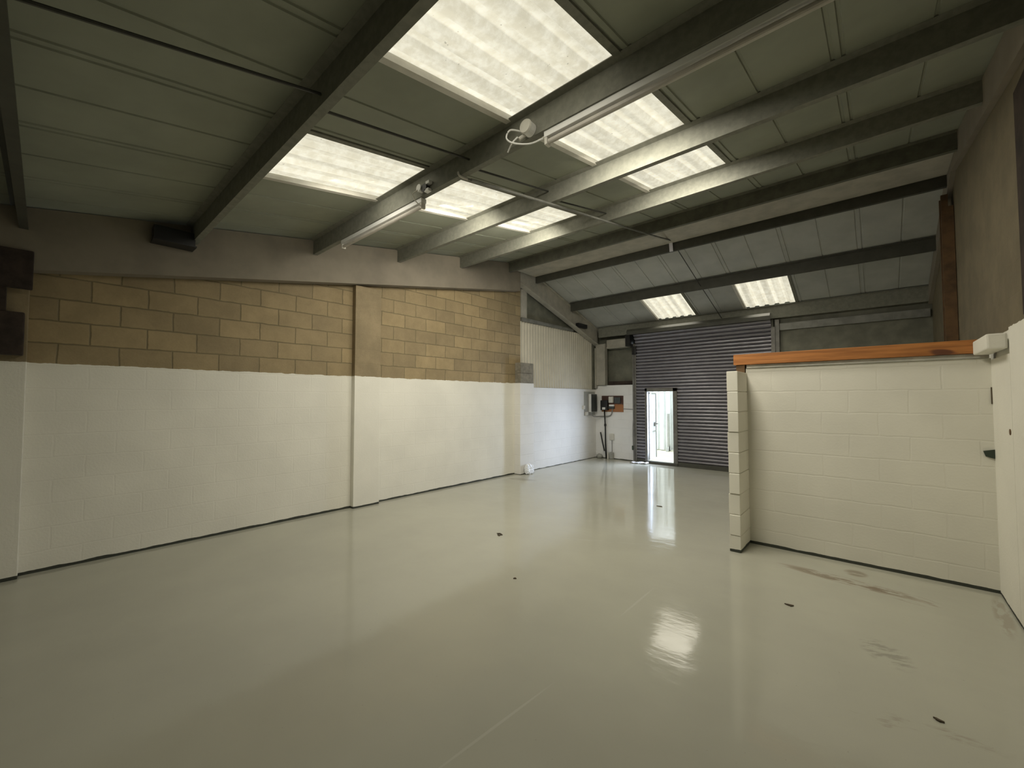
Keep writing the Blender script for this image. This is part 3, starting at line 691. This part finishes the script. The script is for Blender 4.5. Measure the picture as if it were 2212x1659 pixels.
one('surface_conduit', lambda bm: tube(bm, [(-5.03, YF - 0.012, 1.345), (-4.735, YF - 0.012, 1.33)], 0.008, 8), M['greycable'], 'thin horizontal conduit from the meter board to the shutter guide', 'conduit')

# ---------------------------------------------------------------- small things on the floor
def crumple(bm, cx, cy, sx, sy, h, n, seed, bend=0.0):
    rnd = random.Random(seed); g = []
    for i in range(n + 1):
        r = []
        for k in range(n + 1):
            u = i / n - 0.5; v = k / n - 0.5
            r.append(bm.verts.new((cx + u * sx + rnd.uniform(-1, 1) * sx * 0.03, cy + v * sy + rnd.uniform(-1, 1) * sy * 0.03, 0.004 + h * rnd.random() * (0.4 + bend * abs(u)))))
        g.append(r)
    for i in range(n):
        for k in range(n): bm.faces.new((g[i][k], g[i + 1][k], g[i + 1][k + 1], g[i][k + 1]))
    r = bmesh.ops.extrude_face_region(bm, geom=bm.faces[:])
    for v in [e for e in r['geom'] if isinstance(e, bmesh.types.BMVert)]: v.co.z += 0.002
one('paper_sheet', lambda bm: crumple(bm, -4.58, 9.82, 0.22, 0.17, 0.05, 4, 3, 1.0), M['paper'], 'white folded paper on the floor by the wicket door, left one', 'paper')
one('paper_sheet', lambda bm: crumple(bm, -4.37, 9.86, 0.20, 0.15, 0.07, 4, 8, 1.0), M['paper'], 'crumpled white paper on the floor against the wicket threshold', 'paper')
def bag(bm):
    rnd = random.Random(5)
    bmesh.ops.create_icosphere(bm, subdivisions=4, radius=1)
    for v in bm.verts:
        c = v.co.copy()
        t = (c.z + 1) / 2
        wr = 1 + 0.10 * math.sin(11 * c.x + 4 * c.z) * math.cos(9 * c.z + 5 * c.y) + 0.05 * rnd.uniform(-1, 1)
        sx = 0.055 * (1 - 0.45 * t) * wr; sy = 0.145 * (1 - 0.15 * t) * wr
        # squared-off pouch leaning on the pilaster
        k = max(abs(c.x), abs(c.y), 0.5); c.x /= k ** 0.5; c.y /= k ** 0.5
        v.co = Vector((-5.615 + c.x * sx - 0.03 * t, 6.92 + c.y * sy, max(0.0, 0.105 + c.z * 0.11 + 0.012 * math.sin(9 * c.y))))
one('plastic_bag', bag, M['bag'], 'crumpled white plastic bag leaning at the foot of the white pilaster', 'bag', sm=False)
def leaf_piece(bm, cx, cy, r, ang, el=2.2):
    pts = []
    for k in range(9):
        a = 2 * math.pi * k / 9; rr = r * (1 + 0.3 * math.sin(3 * a + cx))
        x = math.cos(a) * rr * el; y = math.sin(a) * rr
        pts.append((cx + x * math.cos(ang) - y * math.sin(ang), cy + x * math.sin(ang) + y * math.cos(ang)))
    prism(bm, pts, 'z', 0.0005, 0.008)
def two(bm):
    leaf_piece(bm, -3.40, 3.62, 0.014, 0.2); leaf_piece(bm, -3.37, 3.575, 0.012, -0.4); leaf_piece(bm, -3.355, 3.60, 0.008, 1.2)
one('debris', two, M['bark'], 'dark twisted scrap of debris in the middle of the floor', 'debris')
one('debris', lambda bm: leaf_piece(bm, -2.46, 2.82, 0.010, 0.8, 1.3), M['bark'], 'tiny dark pebble on the floor nearer than the twisted scrap', 'debris')
one('debris', lambda bm: leaf_piece(bm, -0.55, 3.87, 0.012, 0.1, 2.3), M['bark'], 'small brown flake on the floor in front of the partition', 'debris')
one('debris', lambda bm: leaf_piece(bm, 0.19, 2.99, 0.008, -0.3, 2.4), M['bark'], 'dark flake on the floor at the lower right', 'debris')
one('debris', lambda bm: leaf_piece(bm, -2.47, 6.12, 0.012, 0.1, 3.2), M['bark'], 'thin dark sliver on the floor in the door reflection', 'debris')
